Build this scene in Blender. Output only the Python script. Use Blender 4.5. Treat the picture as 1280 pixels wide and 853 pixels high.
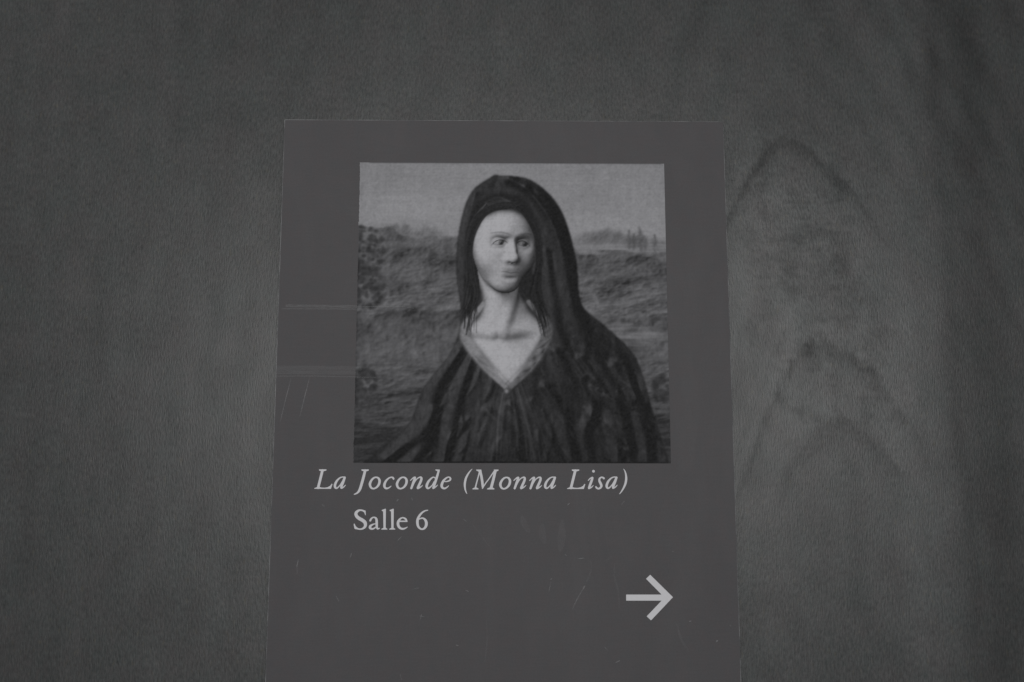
import bpy, bmesh, math, random
import numpy as np
from mathutils import Vector, Matrix

for o in list(bpy.data.objects):
    bpy.data.objects.remove(o, do_unlink=True)
scene = bpy.context.scene
C = scene.collection

# ------------------------------------------------------------------ camera
YAW, PITCH, ROLL, DIST = -1.27548995e-02, 2.04743271e-01, 9.55e-05, 0.9
FOC = 1778.0                                   # 50 mm on a 36 mm sensor, for a frame 1280 wide
rot = Matrix.Rotation(YAW, 3, 'Z') @ Matrix.Rotation(PITCH, 3, 'X')
cr, cu, cf = rot @ Vector((1, 0, 0)), rot @ Vector((0, 0, 1)), rot @ Vector((0, 1, 0))
cam_data = bpy.data.cameras.new('camera')
cam_data.sensor_width = 36.0
cam_data.lens = FOC / 1280 * 36
cam_data.clip_start, cam_data.clip_end = 0.01, 100
cam = bpy.data.objects.new('camera', cam_data)
m3 = Matrix((cr, cu, -cf)).transposed()
cam.matrix_world = Matrix.Translation((0, -DIST, 0)) @ m3.to_4x4()
C.objects.link(cam)
scene.camera = cam

# ------------------------------------------------------------------ light
world = bpy.data.worlds.new('World')
scene.world = world
world.use_nodes = True
bg = world.node_tree.nodes['Background']
bg.inputs[0].default_value = (0.93, 0.97, 1.0, 1)
bg.inputs[1].default_value = 0.20

def area(name, loc, target, size, size_y, power, col):
    d = bpy.data.lights.new(name, 'AREA')
    d.shape, d.size, d.size_y, d.energy, d.color = 'RECTANGLE', size, size_y, power, col
    o = bpy.data.objects.new(name, d)
    o.location = loc
    o.rotation_euler = (Vector(target) - Vector(loc)).to_track_quat('-Z', 'Y').to_euler()
    C.objects.link(o)
    return o
area('window_light', (0.08, -1.9, 0.485), (0.0, 0, 0.19), 1.05, 0.32, 15.1, (1.0, 0.992, 0.98))
area('skylight', (-1.25, -0.85, 1.25), (0, 0, 0.15), 0.45, 0.45, 4.2, (1.0, 0.98, 0.96))

scene.view_settings.view_transform = 'Standard'
scene.view_settings.look = 'None'
scene.view_settings.exposure = 0.0
scene.view_settings.gamma = 1.0

# ------------------------------------------------------------------ helpers
def P(px, py):
    """A point of the photograph (1280 wide) on the plane of the sign's face, as metres across and up."""
    d = cr * (px - 640) + cu * (426.5 - py) + cf * FOC
    k = DIST / d.y
    return d.x * k, d.z * k

def obj(name, verts, faces, mat, parent=None, smooth=False):
    me = bpy.data.meshes.new(name)
    me.from_pydata([tuple(v) for v in verts], [], faces)
    me.update()
    if mat: me.materials.append(mat)
    if smooth: me.polygons.foreach_set('use_smooth', [True] * len(me.polygons))
    o = bpy.data.objects.new(name, me)
    if parent: o.parent = parent
    C.objects.link(o)
    return o

class NT:
    def __init__(self, name):
        self.m = bpy.data.materials.new(name)
        self.m.use_nodes = True
        self.t = self.m.node_tree
        self.b = self.t.nodes['Principled BSDF']
    def n(self, kind, **kw):
        x = self.t.nodes.new(kind)
        for k, v in kw.items(): setattr(x, k, v)
        return x
    def put(self, sock, v):
        if isinstance(v, bpy.types.NodeSocket): self.t.links.new(v, sock)
        elif v is not None: sock.default_value = v
    def math(self, op, a, b=None, c=None, clamp=False):
        x = self.n('ShaderNodeMath', operation=op, use_clamp=clamp)
        for s, v in zip(x.inputs, (a, b, c)): self.put(s, v)
        return x.outputs[0]
    def noise(self, vec, scale, detail=2.0, rough=.5, dist=0.0):
        x = self.n('ShaderNodeTexNoise')
        self.put(x.inputs['Vector'], vec)
        x.inputs['Scale'].default_value = scale
        x.inputs['Detail'].default_value = detail
        x.inputs['Roughness'].default_value = rough
        x.inputs['Distortion'].default_value = dist
        return x.outputs['Fac']
    def map(self, vec, scale, loc=(0, 0, 0)):
        x = self.n('ShaderNodeMapping')
        self.put(x.inputs['Vector'], vec)
        x.inputs['Scale'].default_value = scale
        x.inputs['Location'].default_value = loc
        return x.outputs[0]
    def coord(self):
        return self.n('ShaderNodeTexCoord').outputs['Object']
    def remap(self, v, a, b, c, d, clamp=True):
        x = self.n('ShaderNodeMapRange', clamp=clamp)
        for s, q in zip(x.inputs, (v, a, b, c, d)): self.put(s, q)
        return x.outputs[0]
    def mixc(self, f, a, b):
        x = self.n('ShaderNodeMix', data_type='RGBA')
        self.put(x.inputs[0], f); self.put(x.inputs[6], a); self.put(x.inputs[7], b)
        return x.outputs[2]
    def scale(self, col, f):
        x = self.n('ShaderNodeVectorMath', operation='SCALE')
        self.put(x.inputs[0], col); self.put(x.inputs[3], f)
        return x.outputs[0]
    def bump(self, h, strength, dist):
        x = self.n('ShaderNodeBump')
        self.put(x.inputs['Height'], h)
        x.inputs['Strength'].default_value = strength
        x.inputs['Distance'].default_value = dist
        self.put(self.b.inputs['Normal'], x.outputs[0])
    def set(self, **kw):
        for k, v in kw.items(): self.put(self.b.inputs[k.replace('_', ' ')], v)
        return self.m

# ------------------------------------------------------------------ materials
def wood_material():
    q = NT('stained_wood')
    co = q.coord()
    sep = q.n('ShaderNodeSeparateXYZ'); q.put(sep.inputs[0], co)
    x, z = sep.outputs[0], sep.outputs[2]
    # cathedral figure: nested arches of late wood about a leaning axis
    ax, az = P(985, 178)
    bx, bz = P(1030, 425)
    lean = (bx - ax) / (bz - az)
    wob = q.math('MULTIPLY', q.math('SUBTRACT', q.noise(q.map(co, (16, 1, 7)), 1.0, 3, .55), .5), .030)
    fine = q.math('MULTIPLY', q.math('SUBTRACT', q.noise(q.map(co, (260, 1, 110)), 1.0, 3, .65), .5), .022)
    x0 = q.math('MULTIPLY_ADD', q.math('SUBTRACT', z, az), lean, ax)
    dx = q.math('ADD', q.math('SUBTRACT', x, x0), wob)
    d2 = q.math('MULTIPLY', dx, dx)
    rnd = q.math('SUBTRACT', q.math('SQRT', q.math('ADD', d2, .017 ** 2)), .017)
    u = q.math('ADD', z, q.math('ADD', q.math('MULTIPLY', rnd, .95), q.math('MULTIPLY', d2, 9.5)))
    u = q.math('ADD', u, q.math('ADD', fine, q.math('MULTIPLY', wob, .7)))
    adx = q.math('ABSOLUTE', dx)
    near = q.remap(dx, .022, .060, 1.0, .14)              # the inner arches die out towards their feet
    blot = q.remap(q.noise(q.map(co, (95, 1, 60), (3, 0, 1)), 1.0, 3, .7), .34, .66, .55, 1.20)
    slowp = q.remap(q.noise(q.map(co, (20, 1, 14), (6, 0, 5)), 1.0, 2, .6), .34, .60, .55, 1.10)
    def rings(bands):
        tot = None
        for (py, w, a) in bands:
            t = q.math('DIVIDE', q.math('SUBTRACT', u, P(1000, py)[1]), w)
            g = q.math('MULTIPLY', q.math('EXPONENT', q.math('MULTIPLY', q.math('MULTIPLY', t, t), -1.0)), a)
            tot = g if tot is None else q.math('ADD', tot, g)
        return tot
    inner = rings([(177, .0055, .90), (192, .015, .35), (255, .006, .22), (300, .008, .50), (324, .007, .50), (352, .008, .50), (384, .006, .35), (426, .0050, .75), (444, .014, .40),
                   (480, .006, .20), (528, .0055, .60), (546, .014, .45)])
    outer = rings([(128, .012, .22), (40, .014, .26), (-60, .018, .45), (-190, .022, .55), (-300, .022, .60), (-420, .03, .55), (-640, .05, .6)])
    side = q.remap(x, .10, .14, .04, 1.0)
    arch = q.math('MULTIPLY', q.math('ADD', q.math('MULTIPLY', inner, near), q.math('MULTIPLY', outer, .8)), side)
    arch = q.math('MULTIPLY', q.math('MULTIPLY', arch, blot), q.math('MULTIPLY', slowp, q.remap(z, P(1000, 660)[1], P(1000, 540)[1], .12, 1)))
    # straight quiet grain: flecks, pores and slow streaks, all running up and down
    fleck = q.noise(q.map(co, (780, 1, 270)), 1.0, 2, .65)
    zone = q.math('MULTIPLY', q.remap(z, P(1000, 640)[1], P(1000, 520)[1], 0, 1), q.remap(z, P(1000, 240)[1], P(1000, 150)[1], 1, 0))
    heart = q.math('MULTIPLY', q.math('MULTIPLY', q.remap(adx, .025, .060, 1, 0), side), zone)           # coarser figure about the arches' axis
    pores = q.noise(q.map(co, (1500, 1, 210), (5, 0, 2)), 1.0, 1, .5)
    streak = q.noise(q.map(co, (70, 1, 2.6), (1, 0, 4)), 1.0, 3, .55)
    slow = q.noise(q.map(co, (9, 1, 3.0), (7, 0, 0)), 1.0, 3, .5)
    cloudy = q.noise(q.map(co, (60, 1, 34), (2, 0, 8)), 1.0, 3, .6)
    f = q.math('ADD', 1.0, q.math('MULTIPLY', q.math('SUBTRACT', fleck, .5), q.math('ADD', .62, q.math('MULTIPLY', heart, .85))))
    f = q.math('MULTIPLY', f, q.math('ADD', 1.0, q.math('MULTIPLY', q.math('SUBTRACT', streak, .5), .16)))
    f = q.math('MULTIPLY', f, q.math('ADD', 1.0, q.math('MULTIPLY', q.math('SUBTRACT', slow, .5), .36)))
    f = q.math('MULTIPLY', f, q.math('ADD', 1.0, q.math('MULTIPLY', q.math('SUBTRACT', cloudy, .5), .42)))
    ripple = q.remap(q.noise(q.map(co, (36, 1, 240), (2, 0, 3)), 1.0, 2, .6), .50, .72, 0, 1)      # faint cross figure
    f = q.math('MULTIPLY', f, q.math('ADD', 1.0, q.math('MULTIPLY', q.math('MULTIPLY', ripple, heart), .16)))
    dark = q.noise(q.map(co, (55, 1, 75), (8, 0, 2)), 1.0, 3, .65)
    f = q.math('MULTIPLY', f, q.math('SUBTRACT', 1.0, q.math('MULTIPLY', q.math('MULTIPLY', q.remap(dark, .48, .66, 0, 1), heart), .26)))
    f = q.math('MULTIPLY', f, q.math('SUBTRACT', 1.0, q.math('MULTIPLY', q.remap(pores, .60, .78, 0, 1), .38)))
    f = q.math('MULTIPLY', f, q.math('SUBTRACT', 1.0, q.math('MULTIPLY', arch, .36)))
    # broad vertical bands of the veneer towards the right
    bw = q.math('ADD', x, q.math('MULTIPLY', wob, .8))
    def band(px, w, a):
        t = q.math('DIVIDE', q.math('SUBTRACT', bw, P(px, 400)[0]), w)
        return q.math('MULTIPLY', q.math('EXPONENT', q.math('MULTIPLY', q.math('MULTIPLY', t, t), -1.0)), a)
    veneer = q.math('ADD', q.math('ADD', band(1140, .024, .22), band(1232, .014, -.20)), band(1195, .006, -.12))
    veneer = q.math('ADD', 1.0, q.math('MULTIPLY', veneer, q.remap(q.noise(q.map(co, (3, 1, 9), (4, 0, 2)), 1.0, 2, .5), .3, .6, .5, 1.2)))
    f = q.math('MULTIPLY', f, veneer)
    # small dark knots and dents
    vor = q.n('ShaderNodeTexVoronoi'); q.put(vor.inputs['Vector'], q.map(co, (17, 1, 13), (.3, 0, .7)))
    vor.inputs['Scale'].default_value = 1.0
    dent = q.remap(vor.outputs['Distance'], .012, .045, .35, 0)
    f = q.math('MULTIPLY', f, q.math('SUBTRACT', 1.0, dent))
    tint = q.noise(q.map(co, (42, 1, 30), (9, 0, 3)), 1.0, 3, .6)
    tint2 = q.noise(q.map(co, (400, 1, 220), (4, 0, 6)), 1.0, 1, .5)
    tt = q.math('ADD', q.math('MULTIPLY', tint, .6), q.math('MULTIPLY', tint2, .4))
    col = q.mixc(q.remap(tt, .36, .64, 0, 1), (.0465, .0515, .0508, 1), (.0535, .0508, .0510, 1))
    warm = q.remap(q.noise(q.map(co, (500, 1, 160), (2, 0, 1)), 1.0, 1, .5), .62, .75, 0, .5)
    col = q.mixc(warm, col, (.072, .066, .050, 1))
    h = q.math('ADD', q.math('MULTIPLY', fleck, .6), q.math('MULTIPLY', pores, -.5))
    q.bump(h, .30, .0004)
    rough = q.remap(fleck, .3, .7, .325, .41)
    spec = q.math('MULTIPLY', q.remap(q.math('ADD', q.math('MULTIPLY', fleck, .7), q.math('MULTIPLY', cloudy, .3)), .28, .70, .24, .49),
                  q.math('SUBTRACT', 1.0, q.math('MULTIPLY', arch, .34)))
    spec = q.math('MULTIPLY', spec, q.remap(streak, .3, .7, .94, 1.04))
    f = q.math('MULTIPLY', f, q.math('ADD', 1.0, q.math('MULTIPLY', heart, .14)))
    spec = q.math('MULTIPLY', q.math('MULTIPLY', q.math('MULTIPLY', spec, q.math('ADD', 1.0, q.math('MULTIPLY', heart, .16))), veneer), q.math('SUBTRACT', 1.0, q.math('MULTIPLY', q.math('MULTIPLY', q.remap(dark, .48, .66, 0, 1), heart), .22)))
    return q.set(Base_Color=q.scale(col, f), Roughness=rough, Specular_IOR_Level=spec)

def card_material():
    q = NT('printed_grey_board')
    co = q.coord()
    sep = q.n('ShaderNodeSeparateXYZ'); q.put(sep.inputs[0], co)
    raster = q.noise(q.map(co, (60, 1, 1100)), 1.0, 1, .5)
    blot = q.noise(q.map(co, (38, 1, 30)), 1.0, 3, .55)
    grain = q.noise(co, 900, 1, .5)
    f = q.math('ADD', 1.0, q.math('MULTIPLY', q.math('SUBTRACT', raster, .5), .12))
    f = q.math('MULTIPLY', f, q.math('ADD', 1.0, q.math('MULTIPLY', q.math('SUBTRACT', blot, .5), .10)))
    f = q.math('MULTIPLY', f, q.math('ADD', 1.0, q.math('MULTIPLY', q.math('SUBTRACT', grain, .5), .22)))
    hue = q.noise(q.map(co, (150, 1, 110), (1, 0, 3)), 1.0, 2, .6)
    col = q.mixc(q.remap(hue, .35, .65, 0, 1), (.0675, .0650, .0688, 1), (.0715, .0648, .0680, 1))
    # rubbed places take the light differently
    smear = q.remap(q.noise(q.map(co, (26, 1, 7), (.2, 0, .4)), 1.0, 4, .65, .6), .48, .70, 0, 1)
    rough = q.remap(smear, 0, 1, .60, .56)
    q.bump(q.noise(co, 500, 2, .5), .06, .0003)
    return q.set(Base_Color=q.scale(col, f), Roughness=rough, Specular_IOR_Level=.35)

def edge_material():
    q = NT('lit_board_edge')  # mottled pale colour, painted in for the highlight along the bevelled edge
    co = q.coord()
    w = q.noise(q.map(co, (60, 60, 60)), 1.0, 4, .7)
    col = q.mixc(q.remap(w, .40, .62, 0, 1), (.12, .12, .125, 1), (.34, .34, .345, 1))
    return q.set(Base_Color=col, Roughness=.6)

def plain(name, col, rough, amount=.10, sc=700):
    q = NT(name)
    co = q.coord()
    f = q.math('ADD', 1.0, q.math('MULTIPLY', q.math('SUBTRACT', q.noise(co, sc, 2, .6), .5), amount * 2))
    return q.set(Base_Color=q.scale((*col,), f), Roughness=rough, Specular_IOR_Level=.3)

def picture_material():
    q = NT('printed_picture')
    a = q.n('ShaderNodeAttribute', attribute_name='ink')
    co = q.coord()
    raster = q.noise(q.map(co, (60, 1, 1100)), 1.0, 1, .5)
    f = q.math('ADD', 1.0, q.math('MULTIPLY', q.math('SUBTRACT', raster, .5), .10))
    x = q.n('ShaderNodeVectorMath', operation='MULTIPLY')
    q.put(x.inputs[0], a.outputs['Color']); x.inputs[1].default_value = (.865, .855, .895)
    return q.set(Base_Color=q.scale(x.outputs[0], f), Roughness=.60, Specular_IOR_Level=.10)

def film_material(name, col, alpha, sx, sz, lo, hi):
    """Thin streaky residue or scuff: mostly clear, with pale streaks."""
    q = NT(name)
    co = q.coord()
    n1 = q.noise(q.map(co, (sx, 1, sz)), 1.0, 3, .65)
    a = q.math('MULTIPLY', q.remap(n1, lo, hi, .15, 1), alpha)
    return q.set(Base_Color=col, Roughness=.55, Alpha=a)

M_wood, M_card, M_edge, M_pic = wood_material(), card_material(), edge_material(), picture_material()
M_ink = plain('pale_lettering', (.66, .65, .67), .55, .05)
M_tape = film_material('tape_residue', (.50, .51, .52, 1), .15, 160, 2400, .40, .64)
M_haze = film_material('tape_haze', (.50, .52, .53, 1), .065, 60, 1500, .30, .62)
M_scr = film_material('scratch_white', (.62, .62, .64, 1), .17, 260, 260, .30, .60)
M_scuff = film_material('scuff_grey', (.55, .55, .57, 1), .034, 160, 160, .30, .62)

def sculpt_head(X, Y, cx=187.0, cy=103.5, unit=56.0, yaw=20.0, tilt=5.0, roll=-3.0):
    """A modelled head, neck and bust, lit like a studio portrait. Returns (tone, mask) over the picture's X, Y."""
    H, W = X.shape
    px = ((X - cx) / unit).ravel(); py = (-(Y - cy) / unit).ravel()
    sel = (np.abs(px) < 1.75) & (py > -3.6) & (py < 1.0)
    ox, oy = px[sel], py[sel]
    a, b, c = np.radians([yaw, tilt, roll])
    Ry = np.array([[np.cos(a), 0, np.sin(a)], [0, 1, 0], [-np.sin(a), 0, np.cos(a)]])
    Rx = np.array([[1, 0, 0], [0, np.cos(b), -np.sin(b)], [0, np.sin(b), np.cos(b)]])
    Rz = np.array([[np.cos(c), -np.sin(c), 0], [np.sin(c), np.cos(c), 0], [0, 0, 1]])
    M = (Rz @ Ry @ Rx).T                        # picture space to head space
    def ln(x, y, z): return np.sqrt(x * x + y * y + z * z)
    def ell(p, o, r):
        x, y, z = (p[0] - o[0]) / r[0], (p[1] - o[1]) / r[1], (p[2] - o[2]) / r[2]
        k0 = ln(x, y, z); k1 = ln(x / r[0], y / r[1], z / r[2]) + 1e-6
        return k0 * (k0 - 1) / k1
    def sph(p, o, r): return ln(p[0] - o[0], p[1] - o[1], p[2] - o[2]) - r
    def cap(p, o, q, r0, r1):
        d = [q[i] - o[i] for i in range(3)]; L = d[0] ** 2 + d[1] ** 2 + d[2] ** 2
        t = np.clip(((p[0] - o[0]) * d[0] + (p[1] - o[1]) * d[1] + (p[2] - o[2]) * d[2]) / L, 0, 1)
        return ln(p[0] - o[0] - t * d[0], p[1] - o[1] - t * d[1], p[2] - o[2] - t * d[2]) - (r0 + t * (r1 - r0))
    def smin(u, v, k):
        h = np.maximum(k - np.abs(u - v), 0) / k
        return np.minimum(u, v) - h * h * k * .25
    def smax(u, v, k): return -smin(-u, -v, k)
    def almond(x, y, s):
        t = x * s
        up = .074 * np.clip(1 - np.abs((t + .015) / .155) ** 2.2, -1, 1) - .010 * t / .15
        lo = -.044 * np.clip(1 - np.abs((t - .01) / .155) ** 2.4, -1, 1) - .010 * t / .15
        return np.minimum(up - y, y - lo)
    EX, EY, EZ = .265, -.02, .475
    def head(p):
        q = (p[0], p[1], p[2])
        d = ell(q, (0, .38, -.12), (.72, .80, .88))
        tap = 1 + .26 * np.clip(q[1] + .1, -1.2, .3)
        f = (q[0] / tap, q[1], q[2])
        d = smin(d, ell(f, (0, -.22, .10), (.68, .88, .60)) * .85, .22)
        d = smin(d, ell(q, (0, -.62, .40), (.30, .34, .28)), .22)
        d = smin(d, ell(q, (0, -.905, .44), (.22, .16, .16)), .24)
        ax = (np.abs(q[0]), q[1], q[2])
        d = smin(d, sph(ax, (.37, -.20, .35), .22), .25)
        d = smin(d, sph(ax, (.33, -.42, .32), .20), .25)
        d = smin(d, cap(ax, (.13, .175, .600), (.47, .13, .41), .060, .05), .20)
        d = smax(d, -ell(ax, (.265, .0, .78), (.19, .115, .24)), .16)
        d = smax(d, -sph(ax, (.115, -.01, .76), .075), .12)
        e = sph(ax, (EX, EY, EZ), .150)
        lid = smax(sph(ax, (EX, EY, EZ), .176), almond(ax[0] - EX, ax[1] - EY, 1.0), .012)
        d = smin(d, lid, .05)
        d = np.minimum(d, e)
        n = smin(cap(q, (0, .10, .615), (0, -.30, .80), .058, .085), sph(q, (0, -.325, .815), .095), .08)
        n = smin(n, ell(ax, (.095, -.355, .70), (.062, .062, .095)), .06)
        d = smin(d, n, .10)
        d = smax(d, -ell(ax, (.048, -.418, .765), (.026, .015, .035)), .02)
        up = ell(q, (0, -.597, .580), (.205, .046, .095)); up = smin(up, ell(ax, (.05, -.582, .628), (.08, .038, .06)), .04)
        lo = ell(q, (0, -.690, .572), (.165, .056, .090))
        d = smin(d, smin(up, lo, .012), .035)
        d = smax(d, -ell(q, (0, -.785, .715), (.14, .030, .04)), .07)
        return d
    def body(w):
        d = smin(cap(w, (-.06, -.60, -.22), (-.10, -1.75, -.34), .345, .37), ell(w, (-.08, -2.95, -.62), (1.40, 1.02, .62)), .55)
        d = smin(d, smin(cap(w, (-.15, -1.30, -.45), (-1.25, -2.15, -.55), .22, .36), cap(w, (.0, -1.30, -.45), (1.08, -2.15, -.55), .22, .36), .1), .40)
        d = smin(d, ell(w, (-.10, -3.2, -.34), (.95, .95, .60)), .3)
        col = smin(cap(w, (-.22, -2.02, -.06), (-1.00, -1.86, -.40), .05, .05), cap(w, (.04, -2.02, -.06), (.84, -1.86, -.40), .05, .05), .02)
        d = smin(d, col, .20)
        d = smin(d, cap(w, (-.46, -.70, -.16), (-.17, -1.95, -.05), .05, .045), .18)
        d = smin(d, cap(w, (.40, -.70, -.10), (.0, -1.95, -.04), .05, .045), .18)
        return d
    def toh(w): return tuple(M[i, 0] * w[0] + M[i, 1] * w[1] + M[i, 2] * w[2] for i in range(3))
    def sd(w):
        return smin(head(toh(w)), body(w), .10)
    z = np.full(ox.shape, 1.3)
    for _ in range(46): z = z - .85 * np.clip(sd((ox, oy, z)), -.05, .4)
    hit = (np.abs(sd((ox, oy, z))) < .02) & (z > -1.6)
    w = (ox, oy, z)
    e = .010
    g = [0, 0, 0]
    for k in ((1, -1, -1), (-1, -1, 1), (-1, 1, -1), (1, 1, 1)):
        v = sd((ox + k[0] * e, oy + k[1] * e, z + k[2] * e))
        for i in range(3): g[i] = g[i] + k[i] * v
    L = ln(*g) + 1e-9
    n = [q / L for q in g]
    def vis(dir_, steps, k, mx):
        t = np.full(ox.shape, .05); res = np.ones(ox.shape)
        for _ in range(steps):
            d = sd((ox + n[0] * .015 + dir_[0] * t, oy + n[1] * .015 + dir_[1] * t, z + n[2] * .015 + dir_[2] * t))
            res = np.minimum(res, np.clip(.5 + .5 * k * d / t, 0, 1)); t = t + np.clip(d, .03, .15)
        return res * res * (3 - 2 * res)
    key = np.array([-.52, .55, .66]); key /= np.linalg.norm(key)
    fil = np.array([-.1, .25, .95]); fil /= np.linalg.norm(fil)
    dk = np.clip(n[0] * key[0] + n[1] * key[1] + n[2] * key[2] + .12, 0, 1) / 1.12 * (.15 + .85 * vis(key, 18, 3.2, 2))
    df = np.clip(n[0] * fil[0] + n[1] * fil[1] + n[2] * fil[2], 0, 1)
    ao = np.ones(ox.shape)
    for h in (.05, .12, .25): ao = ao - .55 * np.clip(h - sd((ox + n[0] * h, oy + n[1] * h, z + n[2] * h)), 0, 1) * (.10 / h) * 2.2
    ao = np.clip(ao, .15, 1)
    q = toh(w)
    alb = np.full(ox.shape, .80)
    sharp = lambda v, s: 1 / (1 + np.exp(-np.clip(v / s, -40, 40)))
    # lips, brows, lashes, eyes
    front = sharp(q[2] - .30, .02)
    lipm = np.exp(-((q[0] / .185) ** 4)) * np.clip(sharp(.048 - np.abs(q[1] + .600), .010) + sharp(.054 - np.abs(q[1] + .692), .012), 0, 1) * front
    alb = alb * (1 - .36 * lipm)
    seam = np.exp(-((q[1] + .643 + .010 * np.cos(q[0] * 26) - .20 * q[0] ** 2) / .011) ** 2) * np.exp(-(q[0] / .205) ** 6) * front
    alb = alb * (1 - .60 * seam)
    for s in (-1, 1):
        x, y = q[0] - s * EX, q[1] - EY
        t = x * s
        ins = sharp(almond(t, y, 1.0), .006) * front
        alb = alb * (1 - ins) + .62 * ins
        gx, gy = .030, .006                        # looking past the viewer, to the right
        ir = np.hypot(x - gx, (y - gy))
        iris = sharp(.062 - ir, .006) * ins
        alb = alb * (1 - iris) + (.16 + .10 * sharp(ir - .03, .012)) * iris
        alb = alb * (1 - .92 * sharp(.026 - ir, .005) * ins)
        up = .074 * np.clip(1 - np.abs((t + .015) / .155) ** 2.2, -1, 1) - .010 * t / .15
        lash = np.exp(-((y - up - .004) / .013) ** 2) * sharp(.165 - np.abs(t), .008) * front
        alb = alb * (1 - .80 * lash)
        lo = -.044 * np.clip(1 - np.abs((t - .01) / .155) ** 2.4, -1, 1) - .010 * t / .15
        alb = alb * (1 - .30 * np.exp(-((y - lo + .003) / .010) ** 2) * sharp(.150 - np.abs(t), .01) * front)
        crease = np.exp(-((y - up - .050) / .012) ** 2) * sharp(.16 - np.abs(t), .02) * front
        alb = alb * (1 - .25 * crease)
        by = .195 + .040 * np.cos((t - .05) * 7.5) - .08 * np.clip(t, 0, 1)
        brow = np.exp(-((q[1] - by) / (.020 - .03 * np.clip(t, -.1, .3))) ** 2) * sharp(.215 - np.abs(t - .02), .03) * front
        alb = alb * (1 - .42 * np.clip(brow, 0, 1))
    for s in (-1, 1):
        x, y = q[0] - s * EX, q[1] - EY
    tone = alb * (.74 * dk + .20 * df * ao + .06 * ao * (.6 + .4 * n[1])) * (.55 + .45 * ao)
    # a damp glint in each eye
    for s in (-1, 1):
        tone = tone + .22 * np.exp(-((q[0] - s * EX - .012) ** 2 + (q[1] - EY - .030) ** 2) / .012 ** 2) * front
    T = np.zeros(W * H); K = np.zeros(W * H)
    T[sel] = tone; K[sel] = hit
    return T.reshape(H, W), K.reshape(H, W)

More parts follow.
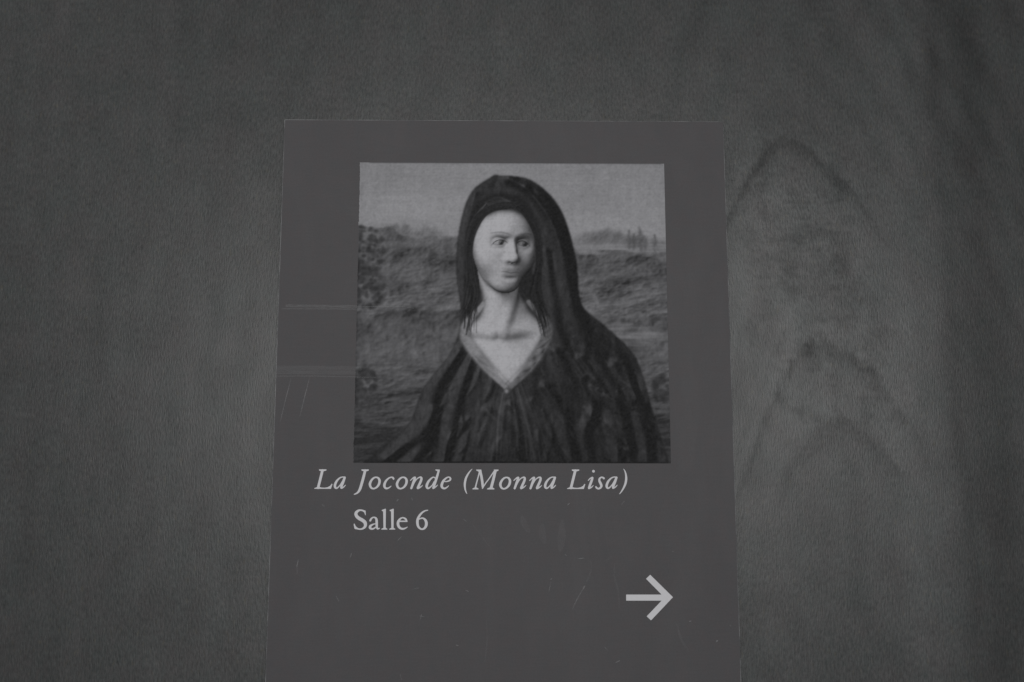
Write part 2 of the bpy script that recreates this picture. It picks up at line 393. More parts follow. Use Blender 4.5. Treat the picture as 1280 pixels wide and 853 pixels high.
# ---- the printed portrait: an invented lady in a dark hood before hills and a lake ----
def paint_portrait(W=420, H=416):
    rng = np.random.default_rng(11)
    S = 400.0 / W
    X, Y = np.meshgrid((np.arange(W) + .5) * S, (np.arange(H) + .5) * S)
    fx = np.fft.fftfreq(W)[None, :] / S
    fy = np.fft.fftfreq(H)[:, None] / S
    def noise(sx, sy=None):                       # smooth random field, features about sx by sy units
        sy = sy or sx
        k = np.exp(-2 * (np.pi ** 2) * ((fx * sx * .5) ** 2 + (fy * sy * .5) ** 2))
        n = np.fft.ifft2(np.fft.fft2(rng.standard_normal((H, W))) * k).real
        return n / n.std()
    def fbm(s, a=1.0):
        return .55 * noise(s, s * a) + .3 * noise(s / 2, s * a / 2) + .2 * noise(s / 4, s * a / 4) + .12 * noise(s / 8, s * a / 8)
    def blur(im, s):
        k = np.exp(-2 * (np.pi ** 2) * ((fx * s) ** 2 + (fy * s) ** 2))
        return np.fft.ifft2(np.fft.fft2(im) * k).real
    def curve(pts, n=14):
        p = [np.array(q, float) for q in pts]
        p = [2 * p[0] - p[1]] + p + [2 * p[-1] - p[-2]]
        out = []
        for i in range(1, len(p) - 2):
            for t in np.linspace(0, 1, n, endpoint=False):
                out.append(.5 * (2 * p[i] + (p[i + 1] - p[i - 1]) * t + (2 * p[i - 1] - 5 * p[i] + 4 * p[i + 1] - p[i + 2]) * t * t
                                 + (3 * p[i] - p[i - 1] - 3 * p[i + 1] + p[i + 2]) * t ** 3))
        out.append(p[-2])
        return np.array(out)
    def line(pts, w, soft=1.0, n=10):             # a tapering brush stroke
        c = curve(pts, n) if len(pts) > 2 else np.array(pts, float)
        m = np.zeros_like(X)
        L = len(c) - 1
        x0, x1, y0, y1 = c[:, 0].min() - 4 * w - 6, c[:, 0].max() + 4 * w + 6, c[:, 1].min() - 4 * w - 6, c[:, 1].max() + 4 * w + 6
        ia, ib = int(max(0, x0 / S)), int(min(W, x1 / S + 1)); ja, jb = int(max(0, y0 / S)), int(min(H, y1 / S + 1))
        if ib <= ia or jb <= ja: return m
        xs, ys = X[ja:jb, ia:ib], Y[ja:jb, ia:ib]
        sub = np.zeros_like(xs)
        for i in range(L):
            a, b = c[i], c[i + 1]
            ab = b - a
            t = np.clip(((xs - a[0]) * ab[0] + (ys - a[1]) * ab[1]) / (ab @ ab + 1e-9), 0, 1)
            d = np.hypot(xs - a[0] - t * ab[0], ys - a[1] - t * ab[1])
            f = (i + t) / L
            ww = w * (.35 + .65 * np.sin(np.pi * np.clip(f, .04, .96)))
            sub = np.maximum(sub, np.exp(-(d / ww) ** 2 * .7 / soft))
        m[ja:jb, ia:ib] = sub
        return m
    def shape(pts, soft=1.0, n=12, rough=0.0):    # a filled closed outline with a soft edge
        c = curve(list(pts) + [pts[0]], n)
        ins = np.zeros(X.shape, bool)
        for i in range(len(c) - 1):
            (xa, ya), (xb, yb) = c[i], c[i + 1]
            if ya == yb: continue
            cond = (ya > Y) != (yb > Y)
            ins ^= cond & (X < (xb - xa) * (Y - ya) / (yb - ya) + xa)
        m = blur(np.pad(ins.astype(float), 0), soft + .4)
        return np.clip(m, 0, 1)
    def blob(cx, cy, rx, ry, rot=0.0, p=2.0):
        c, s = np.cos(rot), np.sin(rot)
        u = ((X - cx) * c + (Y - cy) * s) / rx
        v = (-(X - cx) * s + (Y - cy) * c) / ry
        return np.exp(-(u * u + v * v) ** (p / 2))
    def ridge(y0, amp, s, seed):
        r = np.random.default_rng(seed)
        k = np.exp(-2 * (np.pi * np.fft.fftfreq(W) / S * s * .5) ** 2)
        n = np.fft.ifft(np.fft.fft(r.standard_normal(W)) * k).real
        return y0 + amp * n / n.std()
    def mix(im, col, m):
        return im * (1 - m) + col * m
    # --- sky and land (values are print reflectances) ---
    sky = .33 + .05 * np.clip(Y / 110, 0, 1) + .012 * fbm(70, .6) + .006 * fbm(7, 4)
    sky += .05 * blob(60, 60, 70, 18) + .03 * blob(330, 90, 60, 16)
    im = sky
    def ridged(s_, a_=.8):
        f = (1 - np.abs(noise(s_, s_ * a_))) + .5 * (1 - np.abs(noise(s_ / 2, s_ * a_ / 2))) + .28 * (1 - np.abs(noise(s_ / 4, s_ * a_ / 4))) + .15 * noise(s_ / 8, s_ * a_ / 8)
        return (f - f.mean()) / f.std()
    def land(y, col, tex, soft, ts=22, asp=.8, haze=0.0, depth=30.0):
        nonlocal im
        f = ridged(ts, asp)
        gy_, gx_ = np.gradient(blur(f, .5))
        sh = .8 * gx_ + .5 * gy_
        sh = np.clip(sh / sh.std(), -2.2, 2.2)
        t = col * (1 + tex * (.75 * sh + .60 * f)) + .012 * fbm(40, .5) * (col / .1)
        m = 1 / (1 + np.exp(-(Y - y[None, :] - 1.0 * f) / soft))
        t = t + haze * np.clip((Y - y[None, :]) / depth, 0, 1)           # valleys fill with mist
        im = mix(im, np.clip(t, .012, 1), m)
    def peaks(y0, seed, amps):
        r_ = np.random.default_rng(seed)
        out = np.full(W, float(y0))
        for (s_, a_) in amps:
            k = np.exp(-2 * (np.pi * np.fft.fftfreq(W) / S * s_ * .5) ** 2)
            n = np.fft.ifft(np.fft.fft(r_.standard_normal(W)) * k).real
            out = out - a_ * (1 - np.abs(n / n.std()))
        return out
    xs = X[0]
    g = lambda c_, w_: np.exp(-((xs - c_) / w_) ** 2)
    land(peaks(104, 3, [(60, 5), (18, 3.5), (7, 1.6)]) - 14 * g(70, 60) - 12 * g(345, 40), .225, .09, 2.0, 16, .9, .07, 26)
    land(peaks(112, 8, [(44, 5), (14, 3), (6, 1.5)]) - 22 * g(18, 46) - 8 * g(112, 30) + 6 * g(340, 60), .150, .16, 1.0, 20, .9, .05, 40)
    lake = (1 / (1 + np.exp(-(Y - 112 - 1.0 * noise(60, 4)) / .8))) * (1 / (1 + np.exp((Y - 121 + 1.5 * noise(30, 4)) / 1.0))) * (1 / (1 + np.exp(-(X - 275) / 6)))
    im = mix(im, .29 + .02 * noise(40, 2), lake * .85)
    land(peaks(128, 21, [(40, 4), (12, 2.5)]) - 12 * g(60, 50), .110, .26, 1.2, 26, .7, .03, 30)
    land(peaks(160, 22, [(70, 6), (20, 3)]) - 8 * g(350, 40), .120, .30, 2.5, 30, .5, .05, 40)
    land(peaks(204, 27, [(44, 7), (14, 4)]) + 10 * g(340, 60), .085, .32, 1.4, 28, .9, .06, 60)
    pond = np.clip(1.3 * (blob(360, 232, 52, 10) + .8 * blob(330, 221, 30, 5)) - .35 + .18 * noise(14, 3), 0, 1)
    im = mix(im, .25 + .03 * noise(30, 2), .75 * pond)
    land(peaks(262, 30, [(60, 5), (18, 3)]) + 4 * g(60, 40), .105, .26, 2.0, 30, .45, .03, 40)
    land(peaks(304, 32, [(70, 3), (20, 2)]), .090, .26, 1.4, 34, .35, -.02, 40)
    land(peaks(350, 33, [(90, 2)]), .045, .30, 1.2, 30, .25)
    # trees: a bushy clump on the left, a row of slim poplars on the right
    r = np.random.default_rng(5)
    for (cx, cy, rr, n) in [(8, 118, 26, 90), (16, 168, 22, 60), (4, 300, 24, 110), (392, 300, 14, 40)]:
        for _ in range(n):
            a = r.uniform(0, 6.283); d = rr * np.sqrt(r.uniform())
            im = mix(im, r.uniform(.028, .075), .75 * blob(cx + d * np.cos(a), cy + 1.3 * d * np.sin(a), r.uniform(2, 5), r.uniform(2, 5), 0, 3))
    for (cx, top, bot, w) in [(352, 92, 116, 3.6), (358, 97, 117, 3.2), (366, 89, 118, 4.2), (372, 100, 118, 3.6), (385, 98, 119, 3.0)]:
        im = mix(im, .10, .7 * line([(cx, top), (cx + .5, (top + bot) / 2 + 5), (cx, bot)], w, 1.3) * np.clip(.8 + .4 * noise(3, 5), 0, 1))
    for k in range(260):                           # dry brushwork: ledges, bushes and furrows
        x, y = r.uniform(-5, 405), r.uniform(112, 345)
        if 138 < x < 270: continue
        sl = r.choice([-.9, -.5, .35, .8]) if y < 200 else r.uniform(-.25, .25)
        ln = r.uniform(4, 13)
        im = im + r.choice([-1, -1, 1]) * r.uniform(.004, .020) * line([(x, y), (x + ln, y + sl * ln * .6)], r.uniform(.7, 1.7), n=3)
    im = np.clip(im, .03, 1)
    # --- the dark mass of hood and cloak ---
    hood = shape([(176, 17), (224, 24), (262, 62), (282, 128), (289, 190), (322, 222), (358, 262), (378, 330), (398, 402), (395, 430), (5, 430), (22, 388),
                  (68, 348), (88, 300), (124, 250), (134, 205), (128, 150), (131, 92), (146, 42)], .8)
    im = mix(im, .02, hood)
    r = np.random.default_rng(9)
    # folds of the hood falling to the shoulders, and of the cloak
    folds = [((150, 45), (139, 100), (137, 160), (141, 215)), ((196, 22), (238, 48), (262, 110), (270, 190), (296, 250), (328, 304), (346, 376)), ((215, 32), (250, 80), (271, 150), (286, 208), (316, 240), (342, 268), (360, 312)),
             ((244, 120), (250, 180), (262, 232), (290, 286)), ((132, 252), (105, 300), (86, 350), (40, 392)),
             ((150, 262), (132, 310), (122, 352), (112, 396)), ((240, 300), (262, 330), (272, 366), (276, 398)), ((286, 260), (318, 312), (330, 352), (334, 398))]
    folds += [((168, 330), (190, 352), (205, 380), (208, 402)), ((300, 330), (292, 360), (296, 400)), ((196, 322), (228, 352), (250, 372), (262, 400)),
              ((100, 330), (92, 362), (70, 396)), ((255, 250), (272, 282), (298, 312), (300, 340)), ((330, 270), (352, 312), (364, 352), (372, 400))]
    hf = np.zeros_like(X)
    for f in folds:                                # cloth as relief: folds raised from the body, lit from the upper left
        j = np.array(f, float) + r.uniform(-2, 2, (len(f), 2))
        wd = r.uniform(6, 11)
        hf += wd * 1.15 * line(j, wd, 1.3) - wd * .28 * line(j + [wd * 1.3, 2], wd * .75, 1.2)
    for k in range(46):                            # small creases
        x, y = r.uniform(70, 385), r.uniform(215, 392)
        a_ = math.atan2(1, (x - 200) / 130) + r.uniform(-.35, .35); ln = r.uniform(14, 46)
        wd = r.uniform(1.8, 4.2)
        hf += wd * .8 * line([(x, y), (x + ln * .5 * math.cos(a_) + r.uniform(-3, 3), y + ln * .5 * math.sin(a_)), (x + ln * math.cos(a_), y + ln * math.sin(a_))], wd, 1.2, n=5)
    hf += 1.1 * fbm(30, 2.0) + .30 * noise(5, 16)
    hf += 26 * np.exp(-((X - 205) / 120) ** 2 - ((Y - 330) / 170) ** 2) + 16 * np.exp(-((X - 205) / 62) ** 2 - ((Y - 90) / 95) ** 2)
    hy_, hx_ = np.gradient(blur(hf, 1.0), S)
    nl = (.46 * hx_ + .40 * hy_ + .62) / np.sqrt(1 + .8 * (hx_ ** 2 + hy_ ** 2))
    nl = np.clip(nl, 0, 1.1)
    cloth = .008 + .088 * nl ** 3.4 * (1 + .12 * noise(2.2, 5)) * (.75 + .25 * np.clip((X + 60) / 200, 0, 1))
    im = mix(im, np.clip(cloth, .006, 1), hood)
    # lighter lining of the hood round the face
    lin = line([(140, 150), (138, 100), (152, 58), (184, 40), (218, 56), (236, 100), (240, 156), (234, 196)], 6.5, 1.2)
    im = mix(im, .050 + .012 * noise(3, 9), lin * .45)
    # hair swept to one side under the hood
    hair = shape([(184, 40), (214, 48), (234, 84), (238, 134), (230, 196), (214, 176), (160, 176), (148, 196), (139, 138), (141, 88), (156, 52)], 1.5)
    im = mix(im, .018, hair)
    for k in range(22):
        t = k / 21
        im = im + hair * r.uniform(.002, .014) * line([(163 + 6 * t, 54 + 5 * t), (186 + 26 * t, 48 + 16 * t), (219 + 8 * t, 76 + 22 * t), (226 + 5 * t, 150)], 1.1)
        im = im + hair * r.uniform(.002, .010) * line([(165, 56 + 2 * t), (154 - 6 * t, 72 + 10 * t), (147 - 3 * t, 110 + 5 * t), (143 + 4 * t, 160)], 1.1)
    # --- neck and shirt ---
    T, K = sculpt_head(X, Y, 187.0, 106.0, 61.0, 19.0, 4.0, -3.0)
    skin = shape([(180, 66), (200, 66), (217, 76), (227, 98), (230, 122), (226, 146), (217, 168), (216, 190), (232, 212), (248, 226), (224, 264), (195, 298), (166, 264), (138, 228),
                  (158, 208), (163, 188), (160, 170), (150, 148), (144, 122), (146, 98), (158, 78)], 1.8) * np.clip(blur(K, .5), 0, 1)
    neck = skin * (Y > 175)
    halo = blur(skin, 5.0)
    tone = np.clip(T * .98 * (1 + .02 * fbm(18)), .02, .62) * np.clip(.30 + .95 * (halo - .25), .25, 1.0)
    im = mix(im, tone, skin)
    for side in ([(163, 190), (139, 226), (160, 264), (194, 302)], [(221, 188), (245, 222), (226, 266), (195, 302)]):
        a = np.array(side, float)
        lit = a[0, 0] < 200
        col = 1 / (1 + np.exp(-(line(a, 6.5, 1.0) - .50) * 9))
        im = mix(im, np.clip((.36 if lit else .21) + .03 * noise(5, 9), .08, 1), col * .95)
        q = curve(a, 14)
        for k in range(11):                        # soft uneven pleats of the linen collar
            i = int(4 + k * (len(q) - 10) / 11 + r.uniform(-1.5, 1.5))
            px, py = q[i]; t = -1 if lit else 1
            im = im - r.uniform(.04, .10) * line([(px + t * 9, py - 7), (px + t * 1, py + 1), (px - t * 7, py + 5)], r.uniform(1.2, 2.4), 1.4) * col
        im = im - .10 * line(a + [4 if lit else -4, -7], 2.0, 1.6) * neck      # the shade it throws on the skin
    im = mix(im, .05, .9 * blob(194, 306, 6, 7, 0, 6)); im = mix(im, .35, .9 * blob(192.5, 304, 2.4, 2.6))
    for k in range(34):                            # uneven gathers of the bodice below the collar
        x = r.uniform(150, 244)
        im = im + r.uniform(.003, .020) * line([(194 + (x - 194) * .5, 312 - abs(x - 194) * .5), (x, 346 + r.uniform(-8, 8)), (194 + (x - 194) * r.uniform(1.1, 1.4), r.uniform(366, 400))], r.uniform(.8, 2.0), 1.3)
    for k in range(260):                           # short dry brush marks in the cloth
        x, y = r.uniform(60, 390), r.uniform(215, 398)
        a_ = math.atan2(1, (x - 200) / 140) + r.uniform(-.4, .4)
        im = im + hood * r.uniform(.002, .011) * line([(x, y), (x + 12 * math.cos(a_), y + 12 * math.sin(a_))], r.uniform(.7, 1.6), n=4)
    # hair parted at one side, combed down past the temples
    part = (204, 58)
    for k in range(70):
        t = k / 69
        jit = lambda a_: r.uniform(-a_, a_)
        tone_ = r.choice([.014, .018, .030, .055, .085], p=[.25, .25, .25, .17, .08])
        im = im + (tone_ - im) * .62 * line([(part[0] + jit(2), part[1] - 4 + 8 * t), (178 - 6 * t + jit(1), 56 + 12 * t), (155 - 4 * (1 - t) + jit(1), 74 + 14 * t), (142 + 5 * t + jit(1.5), 112 + 8 * t), (143 + 9 * t + jit(2), 156), (139 + 18 * t + jit(3), 180), (136 + 14 * t + jit(5), r.uniform(190, 232))], r.uniform(.7, 1.3))
        im = im + (tone_ * .7 - im) * .62 * line([(part[0] + 2 + jit(1), part[1] - 4 + 8 * t), (219 - 2 * t + jit(1), 66 + 8 * t), (230 + 3 * (1 - t) + jit(1), 96 + 4 * t), (233 + 4 * (1 - t) + jit(1.5), 130), (227 + 8 * (1 - t) + jit(2), 162), (226 + 12 * (1 - t) + jit(3), 182), (236 + 10 * (1 - t) + jit(5), r.uniform(192, 236))], r.uniform(.7, 1.3))
    # age of the picture: dark rubbed left edge, grain of the print, fine crackle
    edge = np.exp(-X / 2.0) * np.clip(.5 + .5 * noise(3, 24), 0, 1) + .5 * np.exp(-(397 - Y) / 1.5)
    im = im * (1 - .75 * np.clip(edge, 0, 1))
    im = blur(im, .35)
    im = im * (1 + (.035 * noise(1.4) + .025 * noise(3)) + .012 * noise(2.2, 30) + .015 * noise(40, 2)) + .0030 * noise(1.5)
    return np.clip(im, .006, .62)

# ------------------------------------------------------------------ the wall
def build_wall():
    x0, x1, z0, z1, y = -1.6, 1.6, -1.1, 1.5, .0042
    v = [(x0, y, z0), (x1, y, z0), (x1, y, z1), (x0, y, z1), (x0, y + .03, z0), (x1, y + .03, z0), (x1, y + .03, z1), (x0, y + .03, z1)]
    f = [(0, 1, 2, 3), (5, 4, 7, 6), (4, 0, 3, 7), (1, 5, 6, 2), (3, 2, 6, 7), (4, 5, 1, 0)]
    o = obj('wall', v, f, M_wood)
    o['kind'] = 'structure'
    o['label'] = 'grey stained wooden wall with faint arched grain behind the sign'
build_wall()

# ------------------------------------------------------------------ the sign
XL, XR, ZT, ZB = -.14015, .15294, .33733, -.0835
sign = bpy.data.objects.new('sign', None)
sign['label'] = 'dark grey board sign with a printed portrait, pale lettering and an arrow, on wooden wall'
sign['category'] = 'sign'
C.objects.link(sign)
sign.location = ((XL + XR) / 2, .004, ZB)
bpy.context.view_layer.update()

def under(o, parent):
    o.parent = parent
    o.matrix_parent_inverse = sign.matrix_world.inverted() if parent == sign else Matrix()
    return o

def rounded(inset, radii, n=5):
    """Outline of the board, counter-clockwise from the lower left corner; a slightly uneven hand-cut edge."""
    out = []
    cs = [(XL, ZB, 180, radii[0]), (XR, ZB, 270, radii[1]), (XR, ZT, 0, radii[2]), (XL, ZT, 90, radii[3])]
    for (cx, cz, a0, r) in cs:
        ox = cx + (r if cx == XL else -r); oz = cz + (r if cz == ZB else -r)
        rr = max(r - inset, .00005)
        for k in range(n + 1):
            a = math.radians(a0 + 90 * k / n)
            out.append((ox + rr * math.cos(a), oz + rr * math.sin(a)))
    return out

def build_board():
    R = (.0006, .0006, .0014, .0006)
    a, b = rounded(.00034, R), rounded(0, R)
    n = len(a)
    board = obj('board', [(x, 0, z) for x, z in a] + [(x, .0003, z) for x, z in b] + [(x, .004, z) for x, z in b],
                [tuple(range(n))] + [(n + i, 2 * n + i, 2 * n + (i + 1) % n, n + (i + 1) % n) for i in range(n)]
                + [tuple(range(3 * n - 1, 2 * n - 1, -1))], M_card)
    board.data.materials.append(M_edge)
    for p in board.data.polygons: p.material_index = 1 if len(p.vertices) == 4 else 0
    under(board, sign)
    # the cut rim, its pale colour standing in for light caught on the bevel
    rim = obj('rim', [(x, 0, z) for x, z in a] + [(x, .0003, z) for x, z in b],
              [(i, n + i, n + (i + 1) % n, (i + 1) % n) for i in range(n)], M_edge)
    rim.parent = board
    return board
board = build_board()

def build_picture():
    ink = paint_portrait()
    H, W = ink.shape
    xl, xr, zt, zb, y = -.08908, .11252, .30748, .10770, -.00012
    gx, gz = np.meshgrid(np.linspace(xl, xr, W), np.linspace(zt, zb, H))
    r = np.random.default_rng(3)
    gx[:, 0] += .00025 * r.random(H) - np.abs(np.convolve(r.standard_normal(H), np.ones(9) / 9, 'same')) * .0005   # a ragged left edge
    co = np.stack([gx, np.full_like(gx, y), gz], -1).reshape(-1, 3)
    idx = np.arange(W * H).reshape(H, W)
    quads = np.stack([idx[1:, :-1], idx[1:, 1:], idx[:-1, 1:], idx[:-1, :-1]], -1).reshape(-1, 4)
    me = bpy.data.meshes.new('picture')
    me.vertices.add(W * H); me.vertices.foreach_set('co', co.ravel().astype(np.float32))
    me.loops.add(quads.size); me.loops.foreach_set('vertex_index', quads.ravel().astype(np.int32))
    me.polygons.add(len(quads))
    me.polygons.foreach_set('loop_start', np.arange(0, quads.size, 4, dtype=np.int32))
    me.update(calc_edges=True)
    at = me.color_attributes.new('ink', 'FLOAT_COLOR', 'POINT')
    c = np.ones((W * H, 4), np.float32); c[:, :3] = ink.reshape(-1, 1)
    at.data.foreach_set('color', c.ravel())
    me.materials.append(M_pic)
    o = bpy.data.objects.new('picture', me)
    C.objects.link(o)
    o['label'] = 'black and white print of a woman in a dark hood'
    return under(o, sign)
build_picture()

# ------------------------------------------------------------------ lettering
def smooth(pts, n=8, closed=False):
    p = [np.array(q, float) for q in pts]
    p = [p[-1]] + p + [p[0], p[1]] if closed else [2 * p[0] - p[1]] + p + [2 * p[-1] - p[-2]]
    out = []
    for i in range(1, len(p) - 2):
        for t in np.linspace(0, 1, n, endpoint=False):
            out.append(.5 * (2 * p[i] + (p[i + 1] - p[i - 1]) * t + (2 * p[i - 1] - 5 * p[i] + 4 * p[i + 1] - p[i + 2]) * t * t
                             + (3 * p[i] - p[i - 1] - 3 * p[i + 1] + p[i + 2]) * t ** 3))
    out.append(p[-2])
    return np.array(out)

def glyph_field(shapes, gx, gy):
    """Signed distance (positive inside) to the union of pen strokes and straight-sided pieces."""
    f = np.full(gx.shape, -1e9)
    for kind, pts in shapes:
        if kind == 'poly':
            p = np.array(pts, float); n = len(p)
            ins = np.zeros(gx.shape, bool); d = np.full(gx.shape, 1e9)
            for i in range(n):
                a, b = p[i], p[(i + 1) % n]
                if a[1] != b[1]:
                    ins ^= ((a[1] > gy) != (b[1] > gy)) & (gx < (b[0] - a[0]) * (gy - a[1]) / (b[1] - a[1]) + a[0])
                e = b - a
                t = np.clip(((gx - a[0]) * e[0] + (gy - a[1]) * e[1]) / (e @ e), 0, 1)
                d = np.minimum(d, np.hypot(gx - a[0] - t * e[0], gy - a[1] - t * e[1]))
            f = np.maximum(f, np.where(ins, d, -d))
        else:
            c = smooth(pts, 8, kind == 'ring')
            for a, b in zip(c[:-1], c[1:]):
                e = b[:2] - a[:2]
                t = np.clip(((gx - a[0]) * e[0] + (gy - a[1]) * e[1]) / (e @ e + 1e-9), 0, 1)
                f = np.maximum(f, a[2] + t * (b[2] - a[2]) - np.hypot(gx - a[0] - t * e[0], gy - a[1] - t * e[1]))
    return f

def glyph_mesh(name, shapes, ox, oy, unit, y=-.00010):
    """Mesh of a glyph drawn in its own units; (ox, oy) and unit place it among the photograph's points."""
    allp = np.array([q[:2] for _, s in shapes for q in s], float)
    lo, hi = allp.min(0) - 48, allp.max(0) + 48
    step = max(.18 / unit, (hi - lo).max() / 170)
    xs, ys = np.arange(lo[0], hi[0], step), np.arange(lo[1], hi[1], step)
    gx, gy = np.meshgrid(xs, ys)
    f = glyph_field(shapes, gx, gy)
    verts, faces, cache = [], [], {}
    def vid(px, py):
        k = (round(px * 50), round(py * 50))
        if k not in cache:
            cache[k] = len(verts)
            X, Z = P(ox + px * unit, oy + py * unit)
            verts.append((X, y, Z))
        return cache[k]
    for j in range(len(ys) - 1):
        run = None
        for i in range(len(xs)):
            full = i < len(xs) - 1 and f[j, i] > 0 and f[j, i + 1] > 0 and f[j + 1, i] > 0 and f[j + 1, i + 1] > 0
            if full:
                if run is None: run = i
                continue
            if run is not None:
                faces.append((vid(xs[run], ys[j + 1]), vid(xs[i], ys[j + 1]), vid(xs[i], ys[j]), vid(xs[run], ys[j])))
                run = None
            if i == len(xs) - 1: continue
            cor = [(xs[i], ys[j + 1], f[j + 1, i]), (xs[i + 1], ys[j + 1], f[j + 1, i + 1]), (xs[i + 1], ys[j], f[j, i + 1]), (xs[i], ys[j], f[j, i])]
            if max(c[2] for c in cor) <= 0: continue
            poly = []
            for a, b in zip(cor, cor[1:] + cor[:1]):
                if a[2] > 0: poly.append(vid(a[0], a[1]))
                if (a[2] > 0) != (b[2] > 0):
                    t = a[2] / (a[2] - b[2])
                    poly.append(vid(a[0] + t * (b[0] - a[0]), a[1] + t * (b[1] - a[1])))
            ded = [v for k, v in enumerate(poly) if v != poly[k - 1]]
            if len(set(ded)) >= 3 and len(set(ded)) == len(ded): faces.append(tuple(ded))
    return obj(name, verts, faces, M_ink)

S_, R_, Q_ = 'stroke', 'ring', 'poly'
G_L = [(S_, [(322, 178, 35), (263, 415, 35), (206, 640, 35)]),
       (Q_, [(228, 148), (430, 148), (425, 180), (368, 196), (280, 196), (235, 182)]),
       (Q_, [(104, 650), (165, 626), (245, 618), (300, 634), (385, 638), (465, 622), (530, 585), (568, 530), (590, 545), (548, 668), (106, 668)])]
G_a = [(S_, [(905, 356, 16), (845, 354, 15), (775, 385, 20), (700, 465, 29), (658, 560, 33), (660, 625, 30), (695, 652, 21), (745, 622, 17), (805, 550, 14), (850, 470, 13)]),
       (S_, [(915, 368, 30), (875, 480, 35), (832, 590, 34), (826, 638, 30)]),
       (S_, [(826, 645, 25), (862, 638, 17), (905, 603, 14), (936, 568, 9)])]
G_J = [(S_, [(352, 180, 34), (290, 420, 36), (232, 620, 36), (205, 690, 33), (175, 742, 28), (135, 780, 22), (90, 803, 17), (60, 814, 12)]),
       (Q_, [(250, 150), (448, 150), (445, 183), (398, 198), (310, 198), (258, 184)])]
G_o = [(R_, [(478, 545, 33), (510, 455, 30), (575, 382, 24), (645, 360, 20), (705, 385, 27), (735, 450, 33), (720, 540, 32), (670, 615, 27), (612, 653, 22), (560, 662, 22), (505, 630, 28)])]
G_c = [(S_, [(1108, 400, 25), (1088, 370, 24), (1042, 360, 18), (975, 388, 21), (905, 460, 28), (866, 550, 34), (870, 620, 31), (912, 656, 25), (962, 650, 20), (1010, 622, 15), (1042, 594, 10)])]
G_n = [(S_, [(612, 378, 30), (575, 490, 34), (515, 652, 28)]),
       (S_, [(492, 444, 11), (540, 398, 15), (585, 366, 20), (615, 364, 24)]),
       (S_, [(565, 560, 12), (640, 432, 14), (700, 377, 16), (760, 357, 21), (786, 388, 30), (768, 465, 33), (715, 580, 32), (688, 640, 31)]),
       (S_, [(690, 652, 26), (740, 632, 20), (790, 598, 13), (816, 572, 8)])]
G_d = [(S_, [(310, 385, 15), (250, 357, 16), (185, 398, 22), (115, 480, 31), (74, 575, 35), (80, 632, 31), (116, 654, 23), (165, 624, 18), (220, 570, 14), (265, 480, 12)]),
       (S_, [(394, 185, 26), (345, 350, 32), (290, 520, 33), (250, 640, 31)]),
       (Q_, [(302, 150), (424, 155), (412, 200), (365, 208), (350, 194), (312, 178)]),
       (S_, [(250, 650, 25), (290, 630, 17), (335, 595, 13), (360, 565, 9)])]
G_e = [(S_, [(545, 475, 13), (620, 470, 17), (688, 440, 22), (706, 402, 24), (688, 366, 20), (645, 356, 17), (585, 387, 22), (515, 458, 30), (476, 550, 35), (476, 612, 33), (512, 650, 27), (560, 655, 23), (615, 624, 17), (658, 586, 9)])]
G_open = [(S_, [(346, 138, 6), (290, 197, 15), (230, 284, 23), (182, 380, 28), (155, 490, 30), (149, 580, 27), (160, 680, 21), (185, 755, 15), (207, 798, 7)])]
G_close = [(S_, [(950, 138, 6), (985, 200, 15), (1010, 290, 23), (1018, 400, 30), (1000, 520, 30), (960, 620, 25), (910, 710, 19), (865, 775, 13), (838, 803, 7)])]
G_M = [(S_, [(542, 215, 17), (490, 410, 17), (440, 600, 19), (430, 648, 20)]),
       (Q_, [(354, 660), (415, 630), (460, 630), (515, 660), (515, 683), (354, 683)]),
       (Q_, [(450, 154), (590, 154), (602, 230), (530, 240), (512, 205), (460, 182)]),
       (S_, [(560, 188, 32), (600, 380, 34), (624, 560, 33), (626, 625, 24), (620, 662, 11)]),
       (S_, [(632, 640, 13), (705, 520, 15), (805, 385, 15), (905, 238, 16), (950, 180, 18)]),
       (S_, [(962, 195, 36), (910, 420, 36), (862, 600, 37), (850, 648, 34)]),
       (Q_, [(920, 154), (1050, 154), (1045, 184), (998, 206), (930, 202)]),
       (Q_, [(744, 662), (810, 630), (890, 630), (940, 662), (936, 684), (744, 684)])]
G_i = [(S_, [(806, 198, 36), (808, 199, 36)]),
       (S_, [(668, 444, 11), (712, 398, 15), (765, 370, 21), (780, 382, 27), (750, 470, 33), (706, 590, 32), (687, 643, 29)]),
       (S_, [(687, 653, 25), (732, 638, 19), (775, 608, 13), (803, 578, 8)])]
G_s = [(S_, [(1082, 388, 28), (1050, 362, 20), (1008, 364, 20), (968, 402, 26), (966, 460, 30), (1000, 530, 34), (1018, 590, 32), (990, 640, 27), (938, 664, 22), (888, 640, 24), (872, 612, 18)])]
G_S = [(S_, [(385, 184, 22), (320, 170, 21), (262, 180, 28), (205, 225, 38), (190, 278, 42), (218, 340, 44), (280, 392, 46), (360, 436, 46), (425, 490, 46), (444, 550, 42), (430, 612, 34), (374, 660, 25), (302, 676, 19), (235, 664, 22), (185, 636, 26)]),
       (Q_, [(350, 155), (448, 182), (455, 300), (438, 304), (412, 232), (360, 196)]),
       (Q_, [(128, 535), (155, 530), (182, 590), (225, 640), (215, 680), (175, 676), (150, 660)])]
G_ra = [(S_, [(572, 448, 26), (592, 408, 25), (632, 370, 19), (680, 362, 19), (725, 388, 28), (742, 445, 33), (745, 560, 33), (750, 630, 29), (772, 666, 22)]),
        (S_, [(715, 528, 11), (640, 552, 20), (578, 592, 31), (566, 640, 32), (610, 668, 26), (660, 662, 21), (725, 620, 15)]),
        (S_, [(765, 664, 23), (798, 662, 17), (826, 648, 7)])]
G_l = [(Q_, [(916, 205), (924, 640), (984, 640), (990, 135), (968, 132), (875, 168), (882, 186)]),
       (Q_, [(868, 688), (868, 670), (926, 636), (984, 636), (1026, 668), (1030, 688)])]
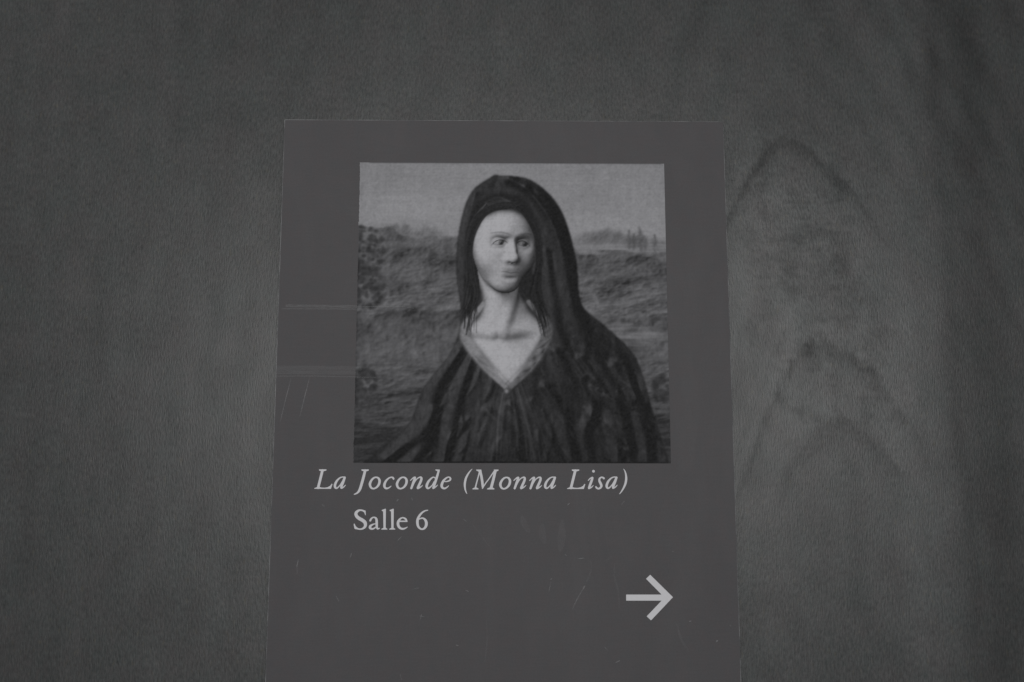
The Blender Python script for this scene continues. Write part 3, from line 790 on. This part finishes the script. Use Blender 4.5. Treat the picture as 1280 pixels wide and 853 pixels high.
G_re = [(S_, [(320, 466, 19), (526, 466, 19)]),
        (S_, [(522, 456, 18), (492, 408, 26), (440, 376, 20), (398, 374, 18), (345, 402, 24), (300, 468, 34), (288, 540, 36), (312, 612, 34), (362, 656, 29), (422, 668, 25), (490, 648, 17), (540, 618, 8)])]
G_6 = [(S_, [(1080, 172, 13), (1010, 187, 18), (930, 237, 24), (858, 322, 30), (815, 412, 34), (806, 500, 35), (822, 590, 32), (866, 650, 26), (925, 678, 22), (990, 654, 28), (1034, 590, 36), (1044, 510, 38), (1018, 435, 33), (970, 392, 23), (920, 382, 19), (848, 412, 13)])]
G_arrow = [(Q_, [(215, 412), (635, 412), (450, 225), (500, 177), (770, 443), (510, 718), (458, 670), (635, 484), (215, 484)])]
U = 60 / 1280

def shift(g, dx, dy=0):
    return [(k, [(q[0] + dx, q[1] + dy, *q[2:]) for q in s]) for k, s in g]

def line_of(name, label, glyphs, oy):
    first = None
    root = bpy.data.objects.new(name, None)
    C.objects.link(root)
    under(root, sign)
    root.matrix_parent_inverse = Matrix()
    root.location = (0, 0, 0)
    root['label'] = label
    bpy.context.view_layer.update()
    inv = root.matrix_world.inverted()
    for gname, g, ox in glyphs:
        o = glyph_mesh(gname, g, ox, oy, U)
        o.parent = root
        o.matrix_parent_inverse = inv
line_of('title_lettering', 'pale italic words La Joconde (Monna Lisa)', [
    ('letter', G_L, 388), ('letter', G_a, 388), ('letter', G_J, 440), ('letter', G_o, 440), ('letter', G_c, 440), ('letter', shift(G_o, -345), 490),
    ('letter', G_n, 490), ('letter', G_d, 530), ('letter', G_e, 530), ('bracket', G_open, 574), ('letter', G_M, 574), ('letter', shift(G_o, 619, 4), 574),
    ('letter', shift(G_n, -402, 3), 638), ('letter', shift(G_n, 20, 3), 638), ('letter', shift(G_a, 272, 2), 638), ('letter', shift(G_L, 0, 4), 704),
    ('letter', G_i, 704), ('letter', G_s, 704), ('letter', shift(G_a, -157, 0), 735), ('bracket', G_close, 735)], 580)
line_of('room_lettering', 'pale upright words Salle 6', [
    ('letter', G_S, 436), ('letter', G_ra, 436), ('letter', G_l, 436), ('letter', shift(G_l, 210), 436), ('letter', G_re, 484), ('digit', G_6, 484)], 630)
arrow = under(glyph_mesh('arrow', G_arrow, 760, 700, 100 / 948), sign)
arrow['label'] = 'pale arrow pointing right'

# ------------------------------------------------------------------ wear: tape residue, scratches, scuffs
def ribbon(name, pts, w, mat, y, taper=True):
    """A thin worn line along photograph points, w wide (in the same points)."""
    c = smooth(pts, 6) if len(pts) > 2 else np.array([np.array(pts[0]) + (np.array(pts[1]) - np.array(pts[0])) * t for t in np.linspace(0, 1, 7)], float)
    d = np.gradient(c, axis=0)
    nrm = np.stack([-d[:, 1], d[:, 0]], -1) / (np.hypot(d[:, 0], d[:, 1])[:, None] + 1e-9)
    n = len(c)
    s = np.linspace(0, 1, n)
    ww = w * .5 * (np.sqrt(np.clip(np.sin(np.pi * np.clip(s, .03, .97)), 0, 1)) if taper else np.ones(n))
    v = []
    for q, m_, h in zip(c, nrm, ww):
        for sg in (1, -1):
            X, Z = P(*(q + sg * m_ * h)); v.append((X, y, Z))
    o = obj(name, v, [(2 * i, 2 * i + 2, 2 * i + 3, 2 * i + 1) for i in range(n - 1)], mat)
    return under(o, sign)

tape = [([(357, 382.6), (400, 383.0), (446, 383.6)], 3.4, M_tape), ([(352, 386.2), (400, 386.4), (444, 386.8)], 1.5, M_tape),
        ([(446, 383.6), (470, 383.6), (500, 383.4), (518, 385.5)], 1.3, M_tape),
        ([(345, 460.0), (395, 460.2), (452, 461.0)], 5.4, M_haze), ([(344, 465.5), (395, 465.8), (448, 466.4)], 5.0, M_haze),
        ([(345, 470.6), (395, 470.4), (470, 472.0)], 1.2, M_tape)]
for pts, w, m in tape: ribbon('tape_mark', pts, w, m, -.00022, False)
scr = [([(364, 473), (357, 500), (350.5, 527)], .9), ([(387, 472), (380, 500), (375, 520)], 1.0),
       ([(735, 721), (738, 714), (741, 709)], .0), ([(715, 763), (722, 748), (730.5, 733.5)], 1.0), ([(728.5, 737), (731, 732.5)], 1.9),
       ([(497, 676), (502, 671)], 1.0), ([(437, 699), (440, 691)], .9), ([(371, 710), (373, 699)], 1.2), ([(371.5, 718), (371, 706)], .7),
       ([(499, 688), (503, 676)], .0), ([(579, 649), (583, 652)], 1.0), ([(582, 738), (586, 739.5)], 1.1), ([(688, 725), (690, 723)], 1.4),
       ([(686, 740), (689, 726)], .7), ([(706, 693), (708, 695)], 1.3), ([(709, 632), (712, 629)], 1.3), ([(570, 806.5), (573, 807.5)], 1.5),
       ([(525, 776), (527, 768)], 1.2), ([(524, 770), (530, 771)], .8), ([(515, 737), (524, 735)], .7), ([(769, 829), (775, 825.5)], 1.3),
       ([(912, 781), (914.5, 783.5)], 1.1), ([(895, 802.5), (897.5, 800.5)], 1.8), ([(861, 777), (864, 776.5)], 1.4), ([(755, 808), (760, 814)], .7),
       ([(722, 698.5), (731, 698)], .9), ([(498, 624), (496, 627)], 1.3), ([(514, 622), (516, 626)], 1.3), ([(402, 630), (406, 634)], .8),
       ([(777, 631), (781, 626)], .8), ([(840, 689), (842, 690)], 1.3), ([(500, 842), (502, 850)], .6), ([(420, 745), (424, 752)], .7)]
for pts, w in scr:
    if w > 0: ribbon('scratch', pts, w, M_scr, -.00024)
scuff = [([(768, 704), (768, 720), (773, 740), (774, 762)], 2.2), ([(738, 700), (739, 712), (733, 728)], 2.4), ([(678, 655), (678, 668), (681, 680)], 9),
         ([(652, 645), (656, 656), (662, 666)], 8), ([(703, 650), (702, 672), (700, 690)], 10), ([(608, 775), (609, 800), (606, 830)], 1.6),
         ([(590, 655), (602, 670), (616, 690)], 1.2), ([(757, 702), (765, 695)], 2.0), ([(845, 778), (852, 800), (862, 816)], 3)]
for pts, w in scuff: ribbon('scuff', pts, w, M_scuff, -.00020)
